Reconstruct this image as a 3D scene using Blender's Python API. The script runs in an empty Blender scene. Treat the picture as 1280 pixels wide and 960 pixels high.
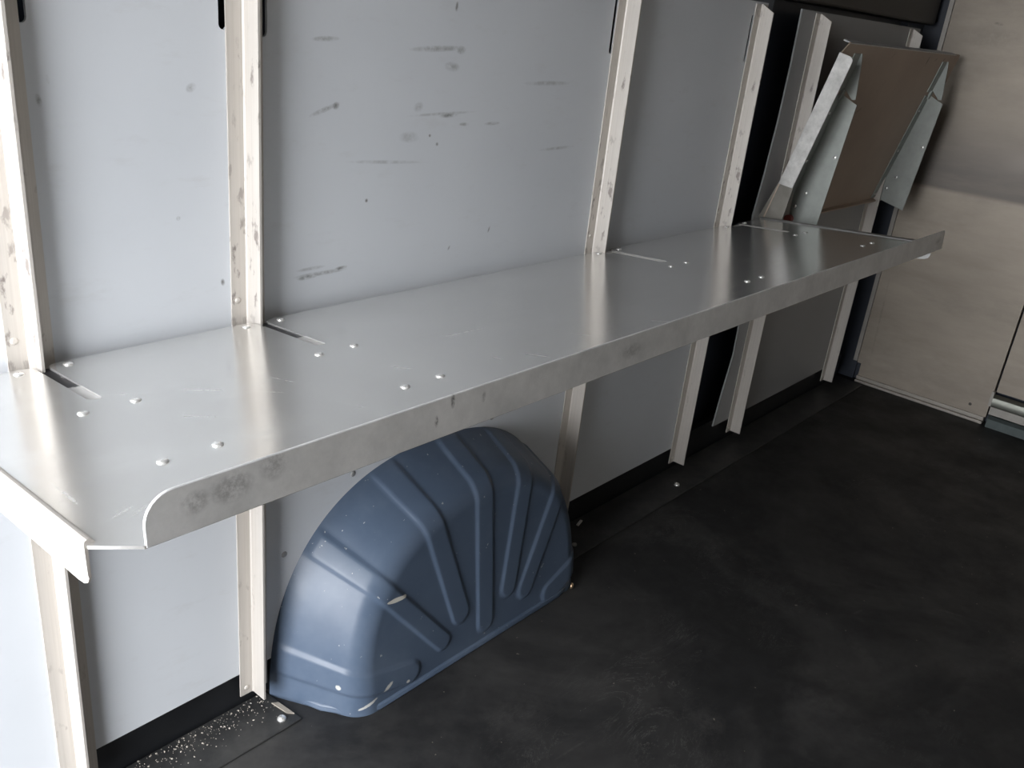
import bpy, bmesh, math, random
from mathutils import Vector, Matrix
random.seed(7)
U = 1.3                      # metres per layout unit (layout unit = camera height above the floor)
sc = bpy.context.scene
COL = sc.collection
PI = math.pi

# ------------------------------------------------------------------ measures
CY = -0.9118
X = [0.3303, 0.5858, 1.2978, 1.7611, 2.0431, 2.6434]      # wall rails
FW, WD = 0.0227, 0.030                                     # half flange, web depth
ZT = 1.058
BE = 0.0826; ZS = 0.6145; D = 0.4251; LIPH = 0.0345
SX0, SX1 = 0.2075, 1.925
BX = 2.8115

# ------------------------------------------------------------------ helpers
def V(x, y, z): return Vector((x, y, z)) * U

def new_obj(name, bm, mat=None, parent=None, smooth=None, loc=None):
    me = bpy.data.meshes.new(name)
    bmesh.ops.recalc_face_normals(bm, faces=bm.faces)
    bm.to_mesh(me); bm.free()
    o = bpy.data.objects.new(name, me); COL.objects.link(o)
    if mat: me.materials.append(mat)
    if parent is not None: o.parent = parent
    if loc is not None: o.location = loc
    if smooth is not None:
        for p in me.polygons: p.use_smooth = True
        try: me.set_sharp_from_angle(angle=math.radians(smooth))
        except Exception: pass
    return o

def tag(o, label=None, cat=None, group=None, kind=None):
    if label: o['label'] = label
    if cat: o['category'] = cat
    if group: o['group'] = group
    if kind: o['kind'] = kind
    return o

def empty(name, loc, label, cat, group=None):
    o = bpy.data.objects.new(name, None); COL.objects.link(o)
    o.location = loc; o.empty_display_size = .05
    return tag(o, label, cat, group)

def ident(x, y, z): return V(x, y, z)

def prism(bm, pts, f0, f1):
    """closed prism over a 2D outline; f0/f1 map (a,b) to 3D for the two caps"""
    a = [bm.verts.new(f0(*p)) for p in pts]; b = [bm.verts.new(f1(*p)) for p in pts]
    bm.faces.new(a); bm.faces.new(b[::-1])
    n = len(pts)
    for i in range(n):
        j = (i+1) % n
        bm.faces.new((a[i], b[i], b[j], a[j]))

def box(bm, x0, x1, y0, y1, z0, z1, F=ident):
    prism(bm, [(x0, y0), (x1, y0), (x1, y1), (x0, y1)], lambda a, b: F(a, b, z0), lambda a, b: F(a, b, z1))

def bevel_mod(o, w, seg=2, ang=35):
    m = o.modifiers.new('bevel', 'BEVEL'); m.width = w; m.segments = seg
    m.limit_method = 'ANGLE'; m.angle_limit = math.radians(ang); m.harden_normals = False
    return o

def rivet_mesh(name, r, h, seg=16):
    bm = bmesh.new()
    prof = [(1, 0), (1, .25), (.86, .62), (.55, .9), (.25, 1.0)]
    rings = []
    for k, (a, b) in enumerate(prof):
        rings.append([bm.verts.new((r*a*math.cos(2*PI*i/seg), r*a*math.sin(2*PI*i/seg), h*b)) for i in range(seg)])
    for k in range(len(rings)-1):
        for i in range(seg):
            bm.faces.new((rings[k][i], rings[k][(i+1) % seg], rings[k+1][(i+1) % seg], rings[k+1][i]))
    bm.faces.new(rings[-1]); bm.faces.new(rings[0][::-1])
    bmesh.ops.recalc_face_normals(bm, faces=bm.faces)
    me = bpy.data.meshes.new(name); bm.to_mesh(me); bm.free()
    for p in me.polygons: p.use_smooth = True
    return me

def arc(cx, cy, r, a0, a1, n=6):
    return [(cx+r*math.cos(math.radians(a0+(a1-a0)*i/n)), cy+r*math.sin(math.radians(a0+(a1-a0)*i/n))) for i in range(n+1)]

# ------------------------------------------------------------------ materials
class NT:
    def __init__(s, name):
        s.m = bpy.data.materials.new(name); s.m.use_nodes = True
        s.t = s.m.node_tree; s.b = s.t.nodes['Principled BSDF']; s.L = s.t.links
        s._co = None
    def n(s, ty, **kw):
        x = s.t.nodes.new(ty)
        for k, v in kw.items(): setattr(x, k, v)
        return x
    def co(s):
        if s._co is None: s._co = s.n('ShaderNodeTexCoord').outputs['Object']
        return s._co
    def link(s, a, b): s.L.new(a, b)
    def mapped(s, scale=(1, 1, 1), loc=(0, 0, 0), rot=(0, 0, 0)):
        m = s.n('ShaderNodeMapping'); s.link(s.co(), m.inputs['Vector'])
        m.inputs['Scale'].default_value = scale; m.inputs['Location'].default_value = loc; m.inputs['Rotation'].default_value = rot
        return m.outputs[0]
    def noise(s, scale=5, detail=4, rough=.6, vec=None, dist=0):
        x = s.n('ShaderNodeTexNoise'); x.inputs['Scale'].default_value = scale; x.inputs['Detail'].default_value = detail
        x.inputs['Roughness'].default_value = rough; x.inputs['Distortion'].default_value = dist
        s.link(vec if vec is not None else s.co(), x.inputs['Vector']); return x.outputs['Fac']
    def ramp(s, fac, stops):
        r = s.n('ShaderNodeValToRGB'); e = r.color_ramp.elements
        while len(e) < len(stops): e.new(.5)
        for k, (p, c) in enumerate(stops):
            e[k].position = p
            e[k].color = (c, c, c, 1) if not isinstance(c, (tuple, list)) else (*c, 1)
        s.link(fac, r.inputs[0]); return r.outputs[0]
    def math(s, op, a, b=None, clamp=False):
        x = s.n('ShaderNodeMath', operation=op, use_clamp=clamp)
        for i, v in enumerate((a, b)):
            if v is None: continue
            if isinstance(v, (int, float)): x.inputs[i].default_value = v
            else: s.link(v, x.inputs[i])
        return x.outputs[0]
    def mix(s, fac, a, b, bt='MIX'):
        x = s.n('ShaderNodeMix', data_type='RGBA', blend_type=bt)
        ins = [i for i in x.inputs if i.enabled]
        for i, v in zip((x.inputs['Factor'] if False else x.inputs[0], x.inputs[6], x.inputs[7]), (fac, a, b)):
            if isinstance(v, (int, float)): i.default_value = v
            elif isinstance(v, (tuple, list)): i.default_value = (*v, 1)
            else: s.link(v, i)
        return x.outputs[2]
    def col(s, v):
        if isinstance(v, (tuple, list)): s.b.inputs['Base Color'].default_value = (*v, 1)
        else: s.link(v, s.b.inputs['Base Color'])
    def rough(s, v):
        if isinstance(v, (int, float)): s.b.inputs['Roughness'].default_value = v
        else: s.link(v, s.b.inputs['Roughness'])
    def metal(s, v): s.b.inputs['Metallic'].default_value = v
    def bump(s, h, strength=.2, dist=.002):
        x = s.n('ShaderNodeBump'); x.inputs['Strength'].default_value = strength; x.inputs['Distance'].default_value = dist
        s.link(h, x.inputs['Height']); s.link(x.outputs[0], s.b.inputs['Normal'])
    def marks(s, lst, axes='XZ', texscale=48):
        """sum of soft elliptical scuffs: (x, z, angle deg, half length, half width, strength) in layout units"""
        tot = None
        tex = s.noise(texscale, 5, .75)
        tex = s.ramp(tex, [(.36, .1), (.60, 1.0)])
        for (mx, mz, ang, hl, hw, st) in lst:
            p = (mx*U, 0, mz*U) if axes == 'XZ' else (mx*U, mz*U, 0) if axes == 'XY' else (0, mx*U, mz*U)
            sub = s.n('ShaderNodeVectorMath', operation='SUBTRACT'); s.link(s.co(), sub.inputs[0]); sub.inputs[1].default_value = p
            c, q = math.cos(math.radians(ang)), math.sin(math.radians(ang))
            def ax(u, v): return (u, 0, v) if axes == 'XZ' else (u, v, 0) if axes == 'XY' else (0, u, v)
            d1 = s.n('ShaderNodeVectorMath', operation='DOT_PRODUCT'); s.link(sub.outputs[0], d1.inputs[0]); d1.inputs[1].default_value = [k/(hl*U) for k in ax(c, q)]
            d2 = s.n('ShaderNodeVectorMath', operation='DOT_PRODUCT'); s.link(sub.outputs[0], d2.inputs[0]); d2.inputs[1].default_value = [k/(hw*U) for k in ax(-q, c)]
            r2 = s.math('ADD', s.math('MULTIPLY', d1.outputs['Value'], d1.outputs['Value']), s.math('MULTIPLY', d2.outputs['Value'], d2.outputs['Value']))
            f = s.math('MULTIPLY', s.math('SUBTRACT', 1.0, r2, True), st)
            tot = f if tot is None else s.math('MAXIMUM', tot, f)
        return s.math('MULTIPLY', tot, tex)

def simple(name, col, rough=.5, metal=0.0, var=.12, scale=30, spec=None, bump=0):
    t = NT(name)
    f = t.noise(scale, 5, .65)
    lo = tuple(c*(1-var) for c in col); hi = tuple(min(1, c*(1+var)) for c in col)
    t.col(t.ramp(f, [(.3, lo), (.7, hi)])); t.metal(metal)
    t.rough(t.ramp(f, [(.2, max(0, rough-.06)), (.8, min(1, rough+.06))]))
    if spec is not None: t.b.inputs['Specular IOR Level'].default_value = spec
    if bump: t.bump(f, bump)
    return t.m

# grey wall lining with scuffs
t = NT('wall_panel_grey')
base = t.ramp(t.noise(3, 3, .5), [(.3, (.575, .60, .635)), (.7, (.615, .64, .675))])
sm = t.ramp(t.noise(9, 6, .72, t.mapped((1, 1, 3.2))), [(.56, 0.0), (.74, .16)])
base = t.mix(sm, base, (.36, .335, .31))
SC = [(.697, .945, 3, .022, .0035, .6), (.697, .864, 19, .026, .0035, .6), (.714, .8685, 19, .006, .005, .9),
      (.882, .941, 3, .055, .0045, .55), (.925, .941, 0, .010, .006, .7), (.910, .855, 2, .020, .004, .75), (.90, .857, 2, .07, .0025, .4), (.942, .842, -1, .011, .003, .7),
      (.876, .828, -35, .0025, .0025, 1), (.891, .816, -35, .003, .003, 1), (.910, .919, -4, .016, .007, .5), (.911, .995, 84, .007, .003, .9),
      (.838, .827, -2, .020, .008, .35), (.852, .866, 17, .010, .007, .4), (.696, .6575, 0, .045, .0035, .7), (.675, .6555, 2, .018, .004, .9), (.728, .660, 4, .012, .003, .9), (.680, .666, 1, .024, .003, .5),
      (1.001, .842, 2, .018, .003, .6), (.797, .796, -3, .07, .003, .35), (.364, .875, -79, .007, .003, .7), (.521, .888, 30, .007, .005, .5), (.374, .894, -81, .005, .002, .6),
      (1.015, .682, 70, .006, .002, .7), (.93, .663, 58, .005, .002, .6), (.768, .747, -40, .003, .003, .9), (.50, .749, -47, .003, .003, .8), (.553, .667, -82, .005, .003, .9), (1.12, .90, 1, .06, .004, .4), (1.16, .80, 2, .05, .003, .4)]
mk = t.marks(SC)
base = t.mix(mk, base, (.10, .095, .085))
t.col(base); t.rough(t.ramp(t.noise(12, 4, .6), [(.3, .30), (.7, .42)])); t.b.inputs['Specular IOR Level'].default_value = .35
M_PANEL = t.m

# extruded aluminium rails: bright, vertical drawn lines, dirty rub marks
t = NT('rail_aluminium')
st = t.noise(60, 3, .5, t.mapped((6, 6, .06)))
base = t.ramp(st, [(.3, (.52, .485, .445)), (.7, (.585, .55, .51))])
rub = t.ramp(t.noise(24, 4, .6, t.mapped((2.4, 2.4, 1.0))), [(.585, 0.0), (.66, .8)])
big = t.ramp(t.noise(4.2, 2, .5), [(.46, 0.0), (.58, 1.0)])
base = t.mix(t.math('MULTIPLY', rub, big), base, (.16, .13, .12))
t.col(base); t.metal(.3); t.rough(t.ramp(st, [(.3, .44), (.7, .56)])); M_RAIL = t.m

SCRATCH = [(0.417, -0.189, -44, 0.032, .0018, .8), (0.462, -0.237, -50, 0.033, .0018, .8), (0.494, -0.308, -75, 0.037, .0018, .8), (0.746, -0.215, -6, 0.047, .0018, .8), (0.703, -0.302, -81, 0.027, .0018, .8), (0.356, -0.148, -32, 0.032, .0018, .8), (0.380, -0.248, -46, 0.032, .0018, .8), (0.499, -0.324, -65, 0.019, .0018, .8), (0.745, -0.332, -66, 0.028, .0018, .8), (0.243, -0.370, 21, 0.023, .0018, .8), (0.229, -0.318, -91, 0.035, .0018, .8), (0.489, -0.214, -72, 0.024, .0018, .8), (0.977, -0.343, -47, 0.032, .0018, .8), (0.852, -0.319, -64, 0.030, .0018, .8), (0.600, -0.258, -65, 0.023, .0018, .8), (0.269, -0.368, 26, 0.037, .0018, .8)]
# shelf sheet: mill-finish aluminium with fine scratches
def sheet(name, c0, c1, r0, r1, scr=.5, metal=1.0, grain=(.25, 4, 4)):
    t = NT(name)
    cl = t.noise(2.2, 5, .62)
    fine = t.noise(24, 5, .7, t.mapped(grain))
    base = t.ramp(cl, [(.3, c0), (.7, c1)])
    s_ = t.marks(SCRATCH, 'XY', 30)
    s_ = t.math('MULTIPLY', s_, scr)
    haze = t.ramp(t.noise(5, 5, .7, t.mapped((1, 2.2, 1), rot=(0, 0, .3))), [(.52, 0.0), (.72, .5)])
    base = t.mix(haze, base, (.86, .86, .85))
    base = t.mix(s_, base, (.95, .95, .94))
    t.col(base); t.metal(metal)
    r = t.ramp(fine, [(.25, r0), (.75, r1)])
    r = t.math('ADD', t.math('ADD', r, t.math('MULTIPLY', haze, .12)), t.math('MULTIPLY', s_, .2)); t.rough(r)
    return t.m
M_SHEET = sheet('shelf_aluminium', (.70, .695, .68), (.80, .795, .78), .15, .23, .9, .8)
M_LIP = sheet('lip_aluminium', (.50, .50, .495), (.72, .715, .70), .38, .52, .3)
# front lip: cloudy galvanised, black rubbed marks
t = NT('lip_spangled')
cl = t.noise(14, 6, .72)
base = t.ramp(cl, [(.28, (.60, .61, .615)), (.72, (.84, .845, .85))])
lm = []
base = t.mix(t.ramp(t.noise(7, 3, .5, t.mapped((1, 1, .4))), [(.6, 0.0), (.75, .35)]), base, (.88, .88, .87))
mk = t.marks([(.300, .670, 0, .020, .013, .5), (.272, .668, 0, .013, .010, .45), (.335, .676, 0, .014, .014, .4), (.52, .678, 90, .008, .003, 1), (.50, .664, 90, .006, .0025, 1),
              (.56, .672, 80, .006, .003, .6), (.80, .665, 0, .02, .01, .4), (1.86, .667, 10, .02, .008, .4)], 'XZ', 150)
base = t.mix(mk, base, (.06, .06, .065))
t.col(base); t.metal(.45); t.rough(t.ramp(cl, [(.3, .38), (.7, .55)])); M_FLIP = t.m
M_EDGE = simple('cut_metal_edge', (.88, .86, .82), .35, .6, .05)
M_RIVET = simple('rivet_steel', (.93, .92, .90), .28, .75, .04)
M_BRACK = simple('galvanised_bracket', (.345, .365, .345), .5, .45, .12, 18)
M_ENDF = simple('end_flange_spangle', (.60, .59, .57), .5, .55, .28, 26)
M_DULLF = simple('dull_bracket', (.28, .265, .235), .42, .6, .15, 18)
t = NT('slot_bracket_metal')
base = t.ramp(t.noise(18, 4, .6), [(.3, (.42, .41, .40)), (.7, (.50, .49, .48))])
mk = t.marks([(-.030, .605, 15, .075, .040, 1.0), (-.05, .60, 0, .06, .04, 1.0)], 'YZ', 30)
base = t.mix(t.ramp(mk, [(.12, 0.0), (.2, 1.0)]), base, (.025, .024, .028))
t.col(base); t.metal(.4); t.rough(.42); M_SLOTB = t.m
# underside of the folded shelf, coloured brown with a few dark marks
t = NT('brown_shelf_underside')
base = t.ramp(t.noise(5, 5, .6), [(.3, (.44, .35, .28)), (.7, (.52, .42, .335))])
mk = t.marks([(2.62, .985, 60, .014, .006, .9), (2.50, .985, 80, .014, .004, .9), (2.56, .99, 30, .010, .003, .6), (2.25, .99, 40, .014, .004, .5), (2.2, .86, 30, .02, .004, .4)])
base = t.mix(mk, base, (.06, .05, .045))
t.col(base); t.metal(.25); t.rough(.55); M_UNDER = t.m
# navy painted body steel
t = NT('navy_body_paint')
f = t.noise(9, 5, .65)
base = t.ramp(f, [(.3, (.030, .036, .050)), (.7, (.042, .050, .068))])
t.col(base); t.rough(.38); M_NAVY = t.m
t = NT('wheel_arch_paint')
f = t.noise(7, 6, .68)
base = t.ramp(f, [(.3, (.067, .094, .142)), (.7, (.082, .113, .165))])
dust = t.ramp(t.noise(3.5, 5, .7), [(.5, 0.0), (.8, .14)])
base = t.mix(dust, base, (.26, .29, .33))
sp = t.ramp(t.noise(95, 2, .5), [(.735, 0.0), (.75, .8)])
base = t.mix(sp, base, (.42, .43, .42))
# bare scrapes: one across the first rib's bend, small ones low on the corner
mk = t.marks([(.757, .176, -6, .022, .0042, 1.0)])
base = t.mix(t.ramp(mk, [(.12, 0.0), (.22, .95)]), base, (.62, .60, .54))
mk2 = t.marks([(.665, .052, 90, .005, .0025, 1), (.735, .034, 30, .012, .004, 1), (.70, .018, 20, .02, .003, .9), (.775, .022, 0, .004, .003, 1)])
base = t.mix(t.ramp(mk2, [(.1, 0.0), (.3, .8)]), base, (.55, .54, .50))
t.col(base); t.rough(t.ramp(t.noise(10, 5, .6), [(.3, .28), (.7, .42)])); t.b.inputs['Specular IOR Level'].default_value = .4
M_ARCH = t.m
# rubber floor, dusty patches and scratches
t = NT('rubber_floor')
f = t.noise(30, 6, .7)
base = t.ramp(f, [(.3, (.012, .012, .0125)), (.7, (.020, .020, .0205))])
patch = t.ramp(t.noise(2.1, 6, .68, None, .6), [(.46, 0.0), (.70, .42)])
base = t.mix(patch, base, (.085, .082, .078))
scr = t.ramp(t.noise(2.6, 7, .8, t.mapped((1.2, 3, 1), rot=(0, 0, .6)), 1.5), [(.494, 0.0), (.5, .55), (.506, 0.0)])
gate = t.ramp(t.noise(2.9, 3, .5, t.mapped(loc=(3, 1, 0))), [(.52, 0.0), (.66, 1.0)])
base = t.mix(t.math('MULTIPLY', scr, gate), base, (.17, .165, .155))
base = t.mix(t.marks([(1.685, -0.552, -79, 0.043, 0.0072, 0.50), (1.710, -0.679, -68, 0.033, 0.0060, 0.90), (1.620, -0.483, -46, 0.025, 0.0072, 0.50), (1.444, -0.608, -133, 0.064, 0.0180, 0.60), (1.082, -0.498, -66, 0.032, 0.0300, 0.60), (1.266, -0.610, -76, 0.065, 0.0360, 0.45), (1.074, -0.230, -13, 0.045, 0.0090, 0.60), (1.262, -0.219, -45, 0.070, 0.0300, 0.35), (0.884, -0.277, -21, 0.071, 0.0420, 0.40), (1.554, -0.764, -68, 0.046, 0.0360, 0.40), (1.565, -0.550, -17, 0.018, 0.0030, 0.90), (0.878, -0.385, -7, 0.042, 0.0024, 0.90)], 'XY', 60), base, (.050, .048, .046))
sp = t.ramp(t.noise(70, 2, .5), [(.745, 0.0), (.76, .8)])
base = t.mix(sp, base, (.16, .14, .12))
t.col(base); t.rough(t.ramp(t.noise(6, 5, .6), [(.3, .48), (.7, .72)])); t.bump(f, .12, .002)
t.b.inputs['Specular IOR Level'].default_value = .35
M_FLOOR = t.m
t = NT('rubber_strip')
f = t.noise(40, 6, .7)
base = t.ramp(f, [(.3, (.018, .0185, .019)), (.7, (.030, .0305, .031))])
dst = t.ramp(t.noise(9, 5, .7), [(.45, 0.0), (.68, .5)])
base = t.mix(dst, base, (.075, .073, .069))
t.col(base); t.rough(.5); t.bump(f, .1, .002); M_STRIP = t.m
M_KICK = simple('black_kick_trim', (.012, .013, .015), .35, 0, .2, 12)
M_DARK = simple('dark_side_rail', (.030, .027, .023), .5, 0, .2, 6)
# bulkhead: dull warm aluminium sheet, handled and smeared
t = NT('bulkhead_sheet')
f = t.noise(3.2, 6, .66, t.mapped((1, .6, 2.6)))
base = t.ramp(f, [(.3, (.31, .268, .222)), (.7, (.43, .378, .318))])
sep = t.n('ShaderNodeSeparateXYZ'); t.link(t.co(), sep.inputs[0])
wob = t.math('MULTIPLY', t.math('SUBTRACT', t.noise(3, 3, .5), .5), .010)
zz = t.math('ADD', t.math('DIVIDE', sep.outputs['Z'], U), wob)
up = t.ramp(zz, [(.636, 0.0), (.649, 1.0)]); dn = t.ramp(zz, [(.70, 1.0), (.93, 0.0)])
smear = t.ramp(t.noise(4, 5, .65, t.mapped((1, .5, 2.5), loc=(0, 3, 1))), [(.30, .65), (.58, 1.0)])
band = t.math('MULTIPLY', t.math('MULTIPLY', up, dn), smear)
base = t.mix(t.math('MULTIPLY', band, .8), base, (.13, .12, .115))
grime = t.ramp(t.noise(2.4, 6, .7, t.mapped((1, .7, 1.8), loc=(0, 1, 5))), [(.50, 0.0), (.74, .55)])
base = t.mix(grime, base, (.21, .185, .16))
mk = t.marks([(-.165, 1.095, 4, .014, .005, .9), (-.15, 1.06, 0, .1, .03, .3), (-.07, .22, 88, .16, .004, .25)], 'YZ')
base = t.mix(mk, base, (.11, .105, .10))
t.col(base); t.metal(.5); t.rough(t.ramp(f, [(.3, .42), (.7, .55)])); M_BULK = t.m
M_TRIMG = simple('grey_trim', (.36, .34, .31), .45, .5, .1)
M_CHROME = simple('door_rail_metal', (.20, .205, .18), .42, .7, .1)
M_TEAL = simple('door_track_grey', (.10, .12, .12), .4, .5, .1)
M_CEIL = simple('ceiling_liner', (.27, .25, .22), .6, 0, .06)
M_RIGHT = simple('right_liner', (.36, .33, .29), .55, 0, .06)
M_GROUND = simple('asphalt', (.16, .16, .16), .85, 0, .3, 8)
M_BRASS = simple('brass_bolt', (.85, .62, .40), .3, .9, .05)
M_RED = simple('red_cap', (.24, .05, .045), .45, 0, .1)
M_CRUMB = simple('crumb_debris', (.40, .37, .32), .8, 0, .35, 200)
M_WHITE = simple('white_plastic', (.80, .79, .76), .45, 0, .05)

# ------------------------------------------------------------------ setting
def struct(name, bm, mat, kind='structure', smooth=None):
    o = new_obj(name, bm, mat, None, smooth); o['kind'] = kind; return o

XR = -0.36                       # rear door opening
YR = -1.36                      # right wall
ZC = 1.50
bm = bmesh.new(); box(bm, XR, 2.95, YR-.02, .07, -.03, 0); struct('floor', bm, M_FLOOR)
bm = bmesh.new(); box(bm, XR, 2.95, YR-.02, .09, ZC, ZC+.02); struct('ceiling', bm, M_CEIL)
bm = bmesh.new(); box(bm, XR, 2.95, YR-.03, YR, 0, ZC); struct('wall_right', bm, M_RIGHT)
YD = -0.68
bm = bmesh.new(); box(bm, XR-.03, XR, YR-.02, YD, -.02, ZC)
struct('light_block_door', bm, M_RIGHT)                          # unseen closed right-hand rear door, added behind the camera to cut the daylight
bm = bmesh.new(); box(bm, -30, 40, -30, 30, -.62, -.60); struct('ground', bm, M_GROUND)

# left wall: outer body skin (navy) plus the grey lining sheets with their slots and cut-outs
bm = bmesh.new(); box(bm, XR, 2.95, .055, .075, 0, ZC)
struct('wall_outer', bm, M_NAVY)
# body pillar seen between two lining sheets: stepped pressing
bm = bmesh.new()
box(bm, 1.735, 1.828, .018, .054, 0, ZC)
prism(bm, [(1.828, .018), (1.842, .030), (1.842, .054), (1.828, .054)], lambda a, b: V(a, b, 0), lambda a, b: V(a, b, ZC))
box(bm, 1.842, 1.872, .030, .054, 0, ZC)
prism(bm, [(1.872, .030), (1.880, .044), (1.880, .054), (1.872, .054)], lambda a, b: V(a, b, 0), lambda a, b: V(a, b, ZC))
t = NT('navy_pillar_paint'); t.col((.10, .125, .17)); t.rough(.3)
struct('trim_5', bm, t.m)
bm = bmesh.new()
box(bm, 2.70, 2.95, .035, .054, 0, ZC)
box(bm, 2.83, 2.95, -.03, .054, 0, ZC)
struct('trim_6', bm, M_NAVY)

PT = 0.004
def panel_outline(x0, x1, notch_l=True, notch_r=True, z0=.0704, z1=1.062):
    nw, nz, nt = .0085, .945, 1.040
    pts = [(x0, z0), (x1, z0)]
    def notch(xc, side):
        # slot hugging a rail, rounded foot; side=+1: lies to the right of the rail
        a = xc + side*(FW+.0005) if side > 0 else xc - (FW+.0005) - nw
        return a, a+nw
    return pts + [(x1, z1), (x0, z1)]
def slot_hole(a, b, z0, z1, n=6):
    r = (b-a)/2; c = (a+b)/2
    return [(c+r*math.cos(PI+PI*i/n), z0+r+r*math.sin(PI+PI*i/n)) for i in range(n+1)] + [(b, z1), (a, z1)]

def holed_sheet(bm, outline, holes, y0, y1):
    """sheet in the xz plane with holes, extruded from y0 to y1"""
    tmp = bmesh.new()
    edges = []
    for loop in [outline] + holes:
        vs = [tmp.verts.new((p[0], 0, p[1])) for p in loop]
        for i in range(len(vs)): edges.append(tmp.edges.new((vs[i], vs[(i+1) % len(vs)])))
    bmesh.ops.triangle_fill(tmp, edges=edges, use_beauty=True, normal=(0, -1, 0))
    front = {}; back = {}
    for v in tmp.verts:
        front[v] = bm.verts.new(V(v.co.x, y0, v.co.z)); back[v] = bm.verts.new(V(v.co.x, y1, v.co.z))
    for f in tmp.faces:
        bm.faces.new([front[v] for v in f.verts]); bm.faces.new([back[v] for v in reversed(f.verts)])
    for e in tmp.edges:
        if len(e.link_faces) == 1:
            a, b = e.verts; bm.faces.new((front[a], front[b], back[b], back[a]))
    tmp.free()

nw = .0075
def holes_for(xl, xr, l=True, r=True):
    h = []
    if l: h.append(slot_hole(xl+FW-.003, xl+FW+nw, .943, 1.036))
    if r: h.append(slot_hole(xr-FW-nw, xr-FW+.003, .948, 1.036))
    return h
bm = bmesh.new()
z0, z1 = .0704, 1.062
for a, b, l, r in ((XR, X[0], 0, 1), (X[0], X[1], 1, 1), (X[1], X[2], 1, 1)):
    holed_sheet(bm, [(a+.0006, z0), (b-.0006, z0), (b-.0006, z1), (a+.0006, z1)], holes_for(a, b, l, r), 0, PT)
holed_sheet(bm, [(X[2]+.0006, z0), (X[3]+.030, z0), (X[3]+.030, z1), (X[2]+.0006, z1)], holes_for(X[2], X[3], 0, 1), 0, PT)
o = struct('wall_left', bm, M_PANEL)
# darker lining sheet beyond the pillar, its edge follows the pressing
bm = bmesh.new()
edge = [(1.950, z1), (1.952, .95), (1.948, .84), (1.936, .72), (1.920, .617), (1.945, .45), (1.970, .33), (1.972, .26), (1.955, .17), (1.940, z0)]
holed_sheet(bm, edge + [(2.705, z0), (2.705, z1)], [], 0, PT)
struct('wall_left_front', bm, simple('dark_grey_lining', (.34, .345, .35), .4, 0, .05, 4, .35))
PRV = rivet_mesh('lining_rivet_mesh', .0048*U, .002*U); PRV.materials.append(simple('dull_rivet', (.33, .33, .33), .5, .3, .1))
for (x, z) in ((.762, .336), (.640, .245), (1.068, .343), (1.206, .166)):
    r_ = bpy.data.objects.new('rivet', PRV); COL.objects.link(r_); r_.parent = o; r_.location = V(x, 0, z); r_.rotation_euler = (PI/2, 0, 0)

# black kick trim along the foot of the lining
bm = bmesh.new(); box(bm, XR, 2.80, .0135, .03, 0, .078); struct('baseboard_left', bm, M_KICK)
# upper side rail above the lining
bm = bmesh.new()
box(bm, XR, 2.80, -.004, .05, 1.076, 1.30)
box(bm, XR, 2.80, .012, .05, 1.300, ZC)
o = struct('trim_1', bm, M_DARK); bevel_mod(o, .006*U)
# sheet-metal flap on the pillar (small pressed tab)
bm = bmesh.new(); box(bm, 1.893, 1.912, .047, .0548, .712, .775)
o = tag(new_obj('pillar_plate', bm, simple('worn_navy_plate', (.06, .065, .075), .3, .3, .1)), 'small dark plate on the navy pillar behind the shelf', 'plate')
bevel_mod(o, .003*U)

# bulkhead and its sliding door
bm = bmesh.new()
BT = .016
out = [(-.037, .063), (-.050, .063), (-.050, .022), (-.4430, .022), (-.4430, ZC), (-.037, ZC)]
prism(bm, out, lambda y, z: V(BX, y, z), lambda y, z: V(BX+BT, y, z))
struct('wall_front', bm, M_BULK)
bm = bmesh.new()
box(bm, BX-.004, BX+.028, -.036, -.024, .068, ZC)       # folded left edge of the bulkhead sheet
struct('trim_2', bm, M_TRIMG)
bm = bmesh.new()
box(bm, BX-.010, BX+.02, -.440, -.046, 0, .009)
box(bm, BX-.003, BX+.02, -.440, -.046, .009, .0215)
o = struct('trim_3', bm, simple('bulkhead_foot_trim', (.40, .37, .33), .45, .3, .1)); bevel_mod(o, .002*U)
bm = bmesh.new()
box(bm, BX+.010, BX+.024, YR+.002, -.4475, .104, ZC)
struct('door_1', bm, M_BULK)
bm = bmesh.new(); box(bm, BX+.03, 2.94, YR+.001, -.02, 0, ZC); struct('trim_4', bm, M_NAVY)

t0 = empty('door_rail', V(BX, -.8, 0), 'silver tubular rail along the foot of the sliding bulkhead door', 'rail')
def part(name, bm, mat, parent, smooth=None, world=True):
    o = new_obj(name, bm, mat, None, smooth)
    o.parent = parent
    o.matrix_parent_inverse = Matrix.Translation(-parent.location)
    return o
bm = bmesh.new()
pr = [(BX-.004, .060), (BX-.012, .066), (BX-.014, .078), (BX-.010, .090), (BX+.002, .097), (BX+.009, .097), (BX+.009, .060)]
prism(bm, pr, lambda a, z: V(a, YR+.004, z), lambda a, z: V(a, -.448, z)); o = part('tube', bm, M_CHROME, t0, 40)
bm = bmesh.new(); box(bm, BX-.004, BX+.009, YR+.004, -.448, .036, .060); part('web', bm, M_TRIMG, t0)
bm = bmesh.new()
prism(bm, [(BX-.018, 0), (BX+.009, 0), (BX+.009, .034), (BX-.010, .034), (BX-.018, .026)], lambda a, z: V(a, YR+.004, z), lambda a, z: V(a, -.452, z)); part('foot_channel', bm, M_TEAL, t0)
bm = bmesh.new(); box(bm, BX-.010, BX+.008, -.4475, -.440, .062, .108); part('end_stop', bm, M_TRIMG, t0)
# round plug on the bulkhead
o = bpy.data.objects.new('bulkhead_plug', rivet_mesh('bulkhead_plug', .0045*U, .002*U)); COL.objects.link(o)
o.data.materials.append(simple('dark_plug', (.10, .09, .085), .4, .3, .1)); o.location = V(BX-.0001, -.392, .047); o.rotation_euler = (0, -PI/2, 0)
tag(o, 'small dark screw plug low on the bulkhead near the door rail', 'screw')

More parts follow.
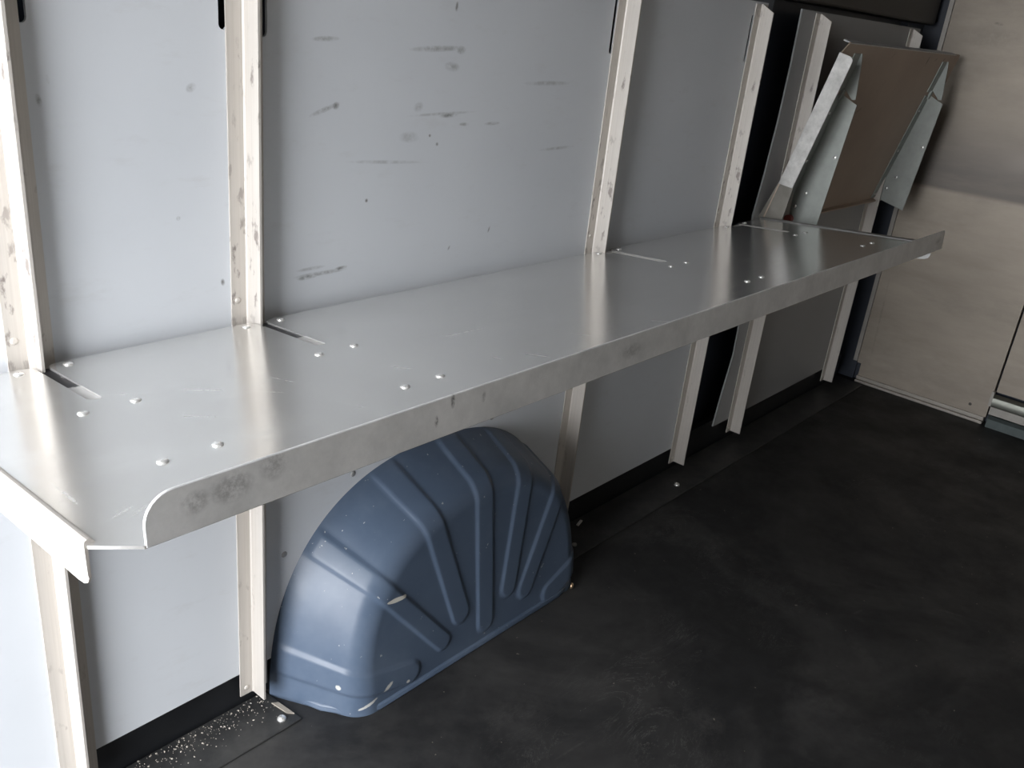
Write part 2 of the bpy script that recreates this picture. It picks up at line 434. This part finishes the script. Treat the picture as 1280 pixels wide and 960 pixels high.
# ------------------------------------------------------------------ wall rails (T section)
def rail_mesh():
    bm = bmesh.new()
    T = .0022; h = ZT-.030
    # outline in xy (x across, y out of the wall negative), with a small ridge at the root
    pts = [(-FW, -.0002), (-FW, -T), (-.0034, -T*1.25), (-.0022, -T*2.2), (-.0015, -WD), (.0015, -WD), (.0022, -T*2.2), (.0034, -T*1.25), (FW, -T), (FW, -.0002)]
    lo = [bm.verts.new(V(p[0], p[1], 0)) for p in pts]
    # web corner is clipped at the top
    md = [bm.verts.new(V(p[0], p[1], h-(.014 if p[1] < -.02 else 0))) for p in pts]
    bm.faces.new(lo)
    for i in range(len(pts)):
        j = (i+1) % len(pts); bm.faces.new((lo[i], lo[j], md[j], md[i]))
    bm.faces.new(md[::-1])
    bmesh.ops.triangulate(bm, faces=[f for f in bm.faces if len(f.verts) > 6])
    me = bpy.data.meshes.new('wall_rail_mesh'); bmesh.ops.recalc_face_normals(bm, faces=bm.faces)
    bm.to_mesh(me); bm.free(); me.materials.append(M_RAIL); return me
RM = rail_mesh()
SCREW = rivet_mesh('rail_screw_mesh', .0040*U, .0018*U); SCREW.materials.append(M_RAIL)
rail_labels = ['bright aluminium wall rail standing furthest left, through the open end of the shelf',
               'rub-marked aluminium wall rail second from the left, its foot beside the blue wheel arch',
               'aluminium wall rail rising just past the right end of the blue wheel arch',
               'aluminium wall rail at the near side of the dark navy pillar',
               'aluminium wall rail on the far side of the navy pillar, beside the folded shelf',
               'aluminium wall rail nearest the bulkhead, mostly hidden behind the folded shelf']
for i, x in enumerate(X):
    e = empty('wall_rail', V(x, 0, .030), rail_labels[i], 'rail', 'aluminium rails up the left wall')
    b = bpy.data.objects.new('rail_profile', RM); COL.objects.link(b); b.parent = e
    for (sx, sz) in ((-.0125, .012), (-.0145, .612)):
        s_ = bpy.data.objects.new('screw', SCREW); COL.objects.link(s_); s_.parent = e
        s_.location = V(sx, -.0022, sz); s_.rotation_euler = (PI/2, 0, 0)

# ------------------------------------------------------------------ the long shelf
cb, sb = math.cos(BE), math.sin(BE)
def SF(x, n, h):               # shelf frame: along the wall, out of the wall, above the sheet top
    return V(x, -n*cb + h*sb*1.0, ZS + n*sb + h*cb)
STH = .0026
shelf = empty('long_shelf', V((SX0+SX1)/2, 0, ZS), 'long brushed aluminium shelf running along the wall above the blue wheel arch', 'shelf')
slots = [(.3250, .3375, X[0]), (.5835, .5965, X[1]), (1.309, 1.3245, X[2]), (1.790, 1.806, X[3])]
B0 = .015
def shelf_outline(x0, x1, slots):
    c = .026
    pts = [(x0, B0+.002)]
    for (a, b, xr) in slots:
        l, r = min(a, xr-.0045), max(b, xr+.0045)
        pts += [(l-.010, B0), (l-.004, B0+.002), (l, B0+.009), (l, .040)] if l < a else [(a-.010, B0), (a-.004, B0+.002), (a, B0+.009)]
        if l < a: pts += [(a, .0405)]
        pts += [(a, .138), (a+.003, .143), (b-.003, .145), (b, .141)]
        if r > b: pts += [(b, .0405), (r, .040)]
        pts += [(r, B0+.009), (r+.004, B0+.003), (r+.012, B0)]
    pts += [(x1, B0+.002), (x1, D-c), (x1-c, D-.0005), (x0+c, D-.0005), (x0, D-c)]
    return pts
def filled(bm, pts, F, h0, h1):
    tmp = bmesh.new()
    vs = [tmp.verts.new((p[0], p[1], 0)) for p in pts]
    ed = [tmp.edges.new((vs[i], vs[(i+1) % len(vs)])) for i in range(len(vs))]
    bmesh.ops.triangle_fill(tmp, edges=ed, use_beauty=True, normal=(0, 0, 1))
    top = {v: bm.verts.new(F(v.co.x, v.co.y, h1)) for v in tmp.verts}
    bot = {v: bm.verts.new(F(v.co.x, v.co.y, h0)) for v in tmp.verts}
    for f in tmp.faces:
        bm.faces.new([top[v] for v in f.verts]); bm.faces.new([bot[v] for v in reversed(f.verts)])
    for e in tmp.edges:
        if len(e.link_faces) == 1:
            a, b = e.verts; bm.faces.new((top[a], top[b], bot[b], bot[a]))
    tmp.free()
bm = bmesh.new(); filled(bm, shelf_outline(SX0, SX1, slots), SF, -STH, 0)
top = part('shelf_sheet', bm, M_SHEET, shelf)

def lip(F, x0, x1, mat, parent):
    """raised front lip: rounded upper corners, thin bent sheet"""
    bm = bmesh.new(); r = .022
    o_ = [(x0, -STH), (x1, -STH), (x1, LIPH-.004)] + arc(x1-.004, LIPH-.004, .004, 0, 90, 3)[1:] + arc(x0+r, LIPH-r, r, 90, 180, 8)
    prism(bm, o_, lambda a, h: F(a, D, h), lambda a, h: F(a, D-.0026, h))
    # bend radius against the sheet
    o = part('front_lip', bm, mat, parent)
    bevel_mod(o, .0007*U, 1, 50)
    return o
lip(SF, SX0+.027, SX1-.030, M_FLIP, shelf)

def end_flange(F, x, side, mat, parent, n0=.018, n1=None, deep=.034):
    """end of the sheet: small rounded hem standing on the sheet, then folded down"""
    n1 = D-.028 if n1 is None else n1
    bm = bmesh.new(); s = side
    prof = [(x-s*.0065, -.0004), (x-s*.0050, .0018), (x-s*.0030, .0030), (x-s*.0006, .0034), (x+s*.0010, .0026), (x+s*.0016, 0), (x+s*.0016, -deep+.003), (x+s*.0010, -deep), (x-s*.0006, -deep), (x-s*.0008, -.003), (x-s*.0065, -.0028)]
    nn = [(n0, 1), (n1-.018, 1), (n1-.009, .97), (n1-.003, .88), (n1, .74)]     # rounded lower corner at the front
    rings = []
    for k, (n, q) in enumerate(nn):
        rings.append([bm.verts.new(F(a, n, h*q if h < -.01 else h)) for a, h in prof])
    for k in range(len(nn)-1):
        for i in range(len(prof)):
            j = (i+1) % len(prof); bm.faces.new((rings[k][i], rings[k][j], rings[k+1][j], rings[k+1][i]))
    bm.faces.new(rings[0]); bm.faces.new(rings[-1][::-1])
    o = part('end_flange', bm, mat, parent, 35)
    return o
end_flange(SF, SX0, -1, M_RAIL, shelf)
end_flange(SF, SX1, 1, M_LIP, shelf)

RV = rivet_mesh('shelf_rivet_mesh', .0050*U, .0022*U); RV.materials.append(M_RIVET)
def rivet(F, x, n, parent, h=0.0, flip=False, name='rivet', mesh=None):
    o = bpy.data.objects.new(name, mesh or RV); COL.objects.link(o)
    p = F(x, n, h); ex = (F(x+1, n, h)-p).normalized(); up = (F(x, n, h+1)-p).normalized()
    if flip: up = -up
    ez = up; ey = ez.cross(ex)
    m = Matrix((ex, ey, ez)).transposed().to_4x4(); m.translation = p
    o.parent = parent
    o.matrix_parent_inverse = Matrix.Translation(-(parent.location if parent.parent is None else parent.parent.location)) if parent.parent is None else Matrix.Identity(4)
    o.matrix_basis = m
    return o
for (a, b, xr) in slots:
    c = (a+b)/2
    for dx in (-.0245, .0245):
        for n in (.171, .312): rivet(SF, c+dx, n, top)
    rivet(SF, min(a, xr)-.018, B0+.014, top); rivet(SF, max(b, xr)+.018, B0+.013, top)

def bracket(F, xc, parent, mat, depth_lo=.090, n0=.02, under=-STH, name='bracket'):
    """bent sheet bracket under the shelf: flange against the sheet and a tapered plate, notched toward the front"""
    u = under-.0004; T = .0022
    bm = bmesh.new()
    def FX(x): return lambda n, h: F(x, n, h)
    plate = [(n0, u), (.318, u), (.330, u-.012), (.395, u-.002), (.398, u-.004), (.342, u-.034), (.322, u-.014), (.300, u-.047), (n0+.008, u-depth_lo+.010), (n0, u-depth_lo)]
    plate = [(n0, u), (.306, u), (.297, u-.044), (n0+.0, u-depth_lo)]
    nose = [(.312, u), (.395, u), (.397, u-.004), (.378, u-.012), (.306, u-.036), (.303, u-.028), (.316, u-.006)]
    for pl in (plate, nose):
        prism(bm, pl, FX(xc), FX(xc+T))
    fl = .034
    for (na, nb) in ((n0, .304), (.314, .395)):
        prism(bm, [(xc+T, na), (xc+T, nb), (xc-fl, nb), (xc-fl, na)], lambda x, n: F(x, n, u), lambda x, n: F(x, n, u-T))
    prism(bm, [(xc+T, .296), (xc+T, .318), (xc-.012, .318), (xc-.012, .296)], lambda x, n: F(x, n, u-.0005), lambda x, n: F(x, n, u-T-.004))
    return part(name, bm, mat, parent)
for k, (a, b, xr) in enumerate(slots): bracket(SF, b+.0006, shelf, M_SLOTB if k < 2 else M_EDGE)

# ------------------------------------------------------------------ the folded-up shelf near the bulkhead
TAU = math.radians(14.0); ct, st_ = math.cos(TAU), math.sin(TAU)
FX0, FX1 = 1.947, 2.735
FN0, FZ0 = .007, .597
def GF(x, n, h):     # same shelf coordinates (n across the shelf, h above its sheet) but swung up about the wall edge
    s = n-B0; m = -h
    return V(x, -(FN0 + s*st_ + m*ct), FZ0 + s*ct - m*st_)
fold = empty('folded_shelf', V((FX0+FX1)/2, -.02, FZ0), 'hinged shelf folded up against the wall beside the bulkhead, brown underside showing', 'shelf')
c = .026
FD = .438
op = [(FX0, B0), (FX1, B0), (FX1, FD-.006), (FX1-.006, FD), (FX0+c, FD), (FX0, FD-c)]
bm = bmesh.new(); filled(bm, op, GF, -STH, 0); fsheet = part('shelf_sheet', bm, M_UNDER, fold)
fsheet['label'] = 'brown underside'
# lip on the far face, seen only at the top corner
bm = bmesh.new()
prism(bm, [(FX0+c+.002, -STH), (FX1-.03, -STH), (FX1-.03, .018), (FX0+c+.008, .018)], lambda a, h: GF(a, FD, h), lambda a, h: GF(a, FD-.0026, h)); part('front_lip', bm, M_FLIP, fold)
# left end flange, bright, rounded outer corner; hangs from n ~ .10 to the front
bm = bmesh.new(); dp = .035
fo = [(.118, 0), (.416, 0)] + [(.416+.0, -dp+.010)] + arc(.406, -dp+.010, .010, 0, -90, 5)[1:] + [(.122, -dp)]
prism(bm, fo, lambda n, h: GF(FX0-.0026, n, h), lambda n, h: GF(FX0, n, h)); o = part('end_flange', bm, M_ENDF, fold); o['label'] = 'light spangled end flange'
bevel_mod(o, .0006*U, 1)
bm = bmesh.new()
prism(bm, [(.012+B0, .012), (.118, .002), (.122, -dp), (.050, -.044), (.014+B0, -.048)], lambda n, h: GF(FX0+.001, n, h), lambda n, h: GF(FX0+.0035, n, h)); part('hinge_plate', bm, M_DULLF, fold)
# folded back edge
bm = bmesh.new(); prism(bm, [(B0, -STH), (B0+.002, -STH-.010), (B0+.006, -STH-.010), (B0+.008, -STH)], lambda n, h: GF(FX0+.05, n, h), lambda n, h: GF(FX1-.05, n, h)); part('hem', bm, M_UNDER, fold)
for xc in (2.050, 2.650):
    bk = bracket(lambda x, n, h: GF(x, n+.022, h), xc, fold, M_BRACK, .088, .004)
    SMR = rivet_mesh('bracket_rivet_mesh', .0042*U, .002*U, 12); SMR.materials.append(M_RIVET)
    def PF(a, b, h, xc=xc): return GF(xc-h, a, b)
    for (n, h) in ((.10, -.030), (.062, -.020), (.20, -.055)):
        rivet(lambda x, n_, h_, xc=xc: GF(xc-h_, x, n_), n, h, bk, .0002, mesh=SMR)
    for n in (.04, .17, .285):
        rivet(lambda x, n_, h_: GF(x, n_, h_), xc-.020, n, bk, -STH-.0027, True, mesh=SMR)
bm = bmesh.new()
prism(bm, arc(.030, -.022, .010, 0, 330, 11), lambda n, h: GF(2.036, n, h), lambda n, h: GF(2.049, n, h)); part('hinge_cap', bm, M_RED, fold)

# ------------------------------------------------------------------ wheel arch
ACX = .925
def arch():
    bm = bmesh.new()
    AL, AR, BH, P = .311, .322, .345, 2.42
    segs = [((.700, .240), (.853, .054), .0150), ((.826, .30), (.893, .088), .0185), ((.947, .33), (.9525, .045), .0185),
            ((1.058, .32), (1.010, .085), .0185), ((1.172, .27), (1.055, .062), .0185), ((1.30, .082), (1.125, .022), .020), ((.60, .078), (.783, .033), .018)]
    def sm(e0, e1, x):
        k = min(1, max(0, (x-e0)/(e1-e0))); return k*k*(3-2*k)
    def rib(x, z):
        best = 0
        for (a, b, w) in segs:
            ax, az = a; bx, bz = b
            dx, dz = bx-ax, bz-az; L = math.hypot(dx, dz)
            u = ((x-ax)*dx+(z-az)*dz)/(L*L); u = min(1, u)
            d = math.hypot(x-ax-u*dx, z-az-u*dz)
            best = max(best, 1-sm(w-.0030, w+.0045, d))
        return best
    NT_ = 300
    # profile stations along the depth then down the front face
    prof = []
    n_rc, RC, NF = .088, .046, .134
    for k in range(26): prof.append(('t', k/25*n_rc))
    for k in range(1, 22): prof.append(('c', k/21))
    for k in range(1, 70): prof.append(('f', k/69))
    rows = []
    for i in range(NT_+1):
        th = PI*i/NT_
        c_, s_ = math.cos(th), math.sin(th)
        a = AR if c_ > 0 else AL
        r = 1/(((abs(c_)/a)**P + (abs(s_)/BH)**P)**(1/P))
        dr = .15 + (.075-.15)*sm(-.6, .9, c_)
        # the front panel leans in toward the top
        row = []
        rim_r = r*(1-dr); rimR = rim_r-RC*.95
        rimx, rimz = ACX+(rim_r-.02)*c_, (rim_r-.02)*s_
        lean = .030*(max(0, rimz)/.30)
        nf_rim = NF - lean
        a0 = math.atan(r*dr/.088)
        ns = nf_rim-RC+RC*math.sin(a0)
        rs = r - math.tan(a0)*ns                  # radius where the corner bend starts
        rc0 = rs - RC*math.cos(a0)
        rim_r = rs
        rimR = rc0
        for kind, k in prof:
            if kind == 't':
                q = k/n_rc; n = q*ns; rr = r - math.tan(a0)*n; nr, nn = math.cos(a0), math.sin(a0)
            elif kind == 'c':
                an = a0+(PI/2-a0)*k; rr = rc0+RC*math.cos(an); n = nf_rim-RC+RC*math.sin(an); nr, nn = math.cos(an), math.sin(an)
            else:
                rr = rimR*(1-k); n = nf_rim + (NF-nf_rim)*k; nr, nn = 0, 1
            x, z = ACX+rr*c_, rr*s_
            # rib lookup: on the top surface use the rim point of this ray
            q = min(rr, rim_r-.012)
            m = rib(ACX+q*c_, q*s_)
            if kind == 't' and k < .012: m *= k/.012
            off = .0034*m
            x += off*nr*c_; z += off*nr*s_; n += off*nn
            # small flare at the very foot
            row.append(bm.verts.new(V(x, -n, max(0.0, z))))
        rows.append(row)
    for i in range(NT_):
        for k in range(len(prof)-1):
            try: bm.faces.new((rows[i][k], rows[i+1][k], rows[i+1][k+1], rows[i][k+1]))
            except ValueError: pass
    bmesh.ops.remove_doubles(bm, verts=bm.verts, dist=.0002)
    return bm
we = empty('wheel_arch', V(ACX, -.06, 0), 'navy blue painted wheel arch with radiating ribs on the floor under the shelf', 'wheel arch')
ab = part('arch_shell', arch(), M_ARCH, we, 60)
bm = bmesh.new()     # foot flange along the floor
pts = []
for (x, n) in ((.636, 0), (.6395, .05), (.650, .078), (.668, .104), (.690, .124), (.718, .1365), (1.150, .1385), (1.178, .134), (1.198, .122), (1.214, .10), (1.225, .06), (1.228, 0)): pts.append((x, n))
prism(bm, pts, lambda x, n: V(x, -n, .0), lambda x, n: V(ACX+(x-ACX)*.994, -n+.0015, .012)); o = part('foot_flange', bm, M_ARCH, we, 50); bevel_mod(o, .003*U, 2)
o = bpy.data.objects.new('bolt', rivet_mesh('arch_bolt_mesh', .0062*U, .005*U)); COL.objects.link(o); o.data.materials.append(M_BRASS)
o.parent = we; o.location = V(1.186-ACX, -.1375+.06, .010); o.rotation_euler = (PI/2, 0, .5); o['label'] = 'brass bolt at the far foot of the arch'

# ------------------------------------------------------------------ floor strips, screws, debris
def strip(x0, x1, y0, y1, skew, label):
    e = empty('floor_edge_strip', V((x0+x1)/2, (y0+y1)/2, 0), label, 'floor strip', 'rubber edge strips along the wall')
    bm = bmesh.new()
    prism(bm, [(x0, y0), (x1, y0), (x1+skew, y1), (x0, y1)], lambda x, y: V(x, y, .0004), lambda x, y: V(x, y, .0040))
    o = part('rubber_strip', bm, M_STRIP, e); bevel_mod(o, .001*U, 1)
    return e
s1 = strip(XR+.005, .612, .010, -.0735, .008, 'black rubber floor strip littered with crumbs, left of the wheel arch')
s2 = strip(1.262, 2.795, .010, -.080, -.01, 'black rubber floor strip along the wall to the right of the wheel arch')
FS = rivet_mesh('floor_screw_mesh', .0068*U, .006*U); FS.materials.append(M_RIVET)
for e, x, y in ((s1, .597, -.056), (s2, 1.706, -.050)):
    o = bpy.data.objects.new('screw', FS); COL.objects.link(o); o.parent = e
    o.location = V(x, y, .004) - e.location
# lifted corner of the first strip shows a pale cut edge
bm = bmesh.new()
prism(bm, [(.604, -.020), (.6125, -.026), (.6165, -.060), (.609, -.052)], lambda x, y: V(x, y, .0041), lambda x, y: V(x, y, .0062)); o = part('torn_edge', bm, simple('torn_rubber_edge', (.30, .27, .23), .6), s1)
bm = bmesh.new()
def crumb(x, y, r, z=.004):
    v = bmesh.ops.create_icosphere(bm, subdivisions=1, radius=r*U)['verts']
    M = Matrix.Rotation(random.random()*6, 3, 'Z') @ Matrix.Diagonal((1, random.uniform(.5, .9), random.uniform(.4, .7)))
    for q in v: q.co = M @ q.co*random.uniform(.85, 1.15) + V(x, y, z)+Vector((0, 0, r*.35*U))
for k in range(300):
    x = random.uniform(.36, .605); y = .008 - abs(random.gauss(0, .024))
    if y < -.070: continue
    crumb(x, y, random.choice((.0005, .0006, .0007, .0008, .0008, .0010, .0017)))
crumbs = new_obj('crumb_debris', bm, M_CRUMB); tag(crumbs, 'pale crumbs and grit scattered on the rubber strip under the shelf', 'debris', kind='stuff')
bm = bmesh.new()
box(bm, 0, .024, -.003, .003, 0, .003)
o = new_obj('plastic_scrap', bm, M_WHITE, loc=V(1.372, -.0095, .0043)); o.rotation_euler = (0, 0, .30); bevel_mod(o, .001*U)
tag(o, 'small white plastic scrap on the floor by the far foot of the wheel arch', 'scrap')
bm = bmesh.new(); random.seed(3)
v = bmesh.ops.create_icosphere(bm, subdivisions=2, radius=.0055*U)['verts']
for q in v: q.co *= random.uniform(.75, 1.1); q.co.z *= .7
o = new_obj('grit_lump', bm, simple('grey_lump', (.30, .29, .27), .7), loc=V(1.306, -.053, .0078)); tag(o, 'grey lump of grit on the floor at the right edge of the wheel arch', 'debris')

# ------------------------------------------------------------------ light: overcast daylight through the open rear doors
w = bpy.data.worlds.new('World'); sc.world = w; w.use_nodes = True
nt = w.node_tree; bg = nt.nodes['Background']
tc = nt.nodes.new('ShaderNodeTexCoord')
SKY_BASE, SKY_LOBE, LOBE_DIR, LOBE_COS = 15.0, 0.0, Vector((-.72, -.80, .42)).normalized(), (.62, .97)
dp = nt.nodes.new('ShaderNodeVectorMath'); dp.operation = 'DOT_PRODUCT'
nt.links.new(tc.outputs['Generated'], dp.inputs[0]); dp.inputs[1].default_value = LOBE_DIR
mr = nt.nodes.new('ShaderNodeMapRange'); mr.interpolation_type = 'SMOOTHSTEP'
mr.inputs['From Min'].default_value, mr.inputs['From Max'].default_value = LOBE_COS
mr.inputs['To Min'].default_value = SKY_BASE; mr.inputs['To Max'].default_value = SKY_BASE+SKY_LOBE
nt.links.new(dp.outputs['Value'], mr.inputs['Value'])
nt.links.new(mr.outputs[0], bg.inputs['Strength'])
bg.inputs['Color'].default_value = (.95, .97, 1.0, 1)
la = bpy.data.lights.new('rear_opening_portal', 'AREA'); la.shape = 'RECTANGLE'; la.size = (ZC)*U; la.size_y = (.07-YR)*U
la.cycles.is_portal = True
lo = bpy.data.objects.new('rear_opening_portal', la); COL.objects.link(lo)
lo.location = V(XR-.001, (YR+.07)/2, ZC/2); lo.rotation_euler = (0, -PI/2, 0)

# ------------------------------------------------------------------ camera
cam = bpy.data.cameras.new('camera'); co = bpy.data.objects.new('camera', cam); COL.objects.link(co)
cam.sensor_fit = 'HORIZONTAL'; cam.sensor_width = 36; cam.lens = 1110.18/1280*36
cam.clip_start = .02; cam.clip_end = 200
R = Matrix.Rotation(-.8845, 4, 'Z') @ Matrix.Rotation(1.1730, 4, 'X') @ Matrix.Rotation(.1098, 4, 'Z')
R.translation = V(0, CY, 1.0); co.matrix_world = R
sc.camera = co
sc.cycles.max_bounces = 10; sc.cycles.diffuse_bounces = 6; sc.cycles.glossy_bounces = 6
sc.cycles.sample_clamp_indirect = 8
vs = sc.view_settings; vs.view_transform = 'Standard'; vs.look = 'None'; vs.gamma = 1; vs.use_curve_mapping = False; vs.exposure = 0.1
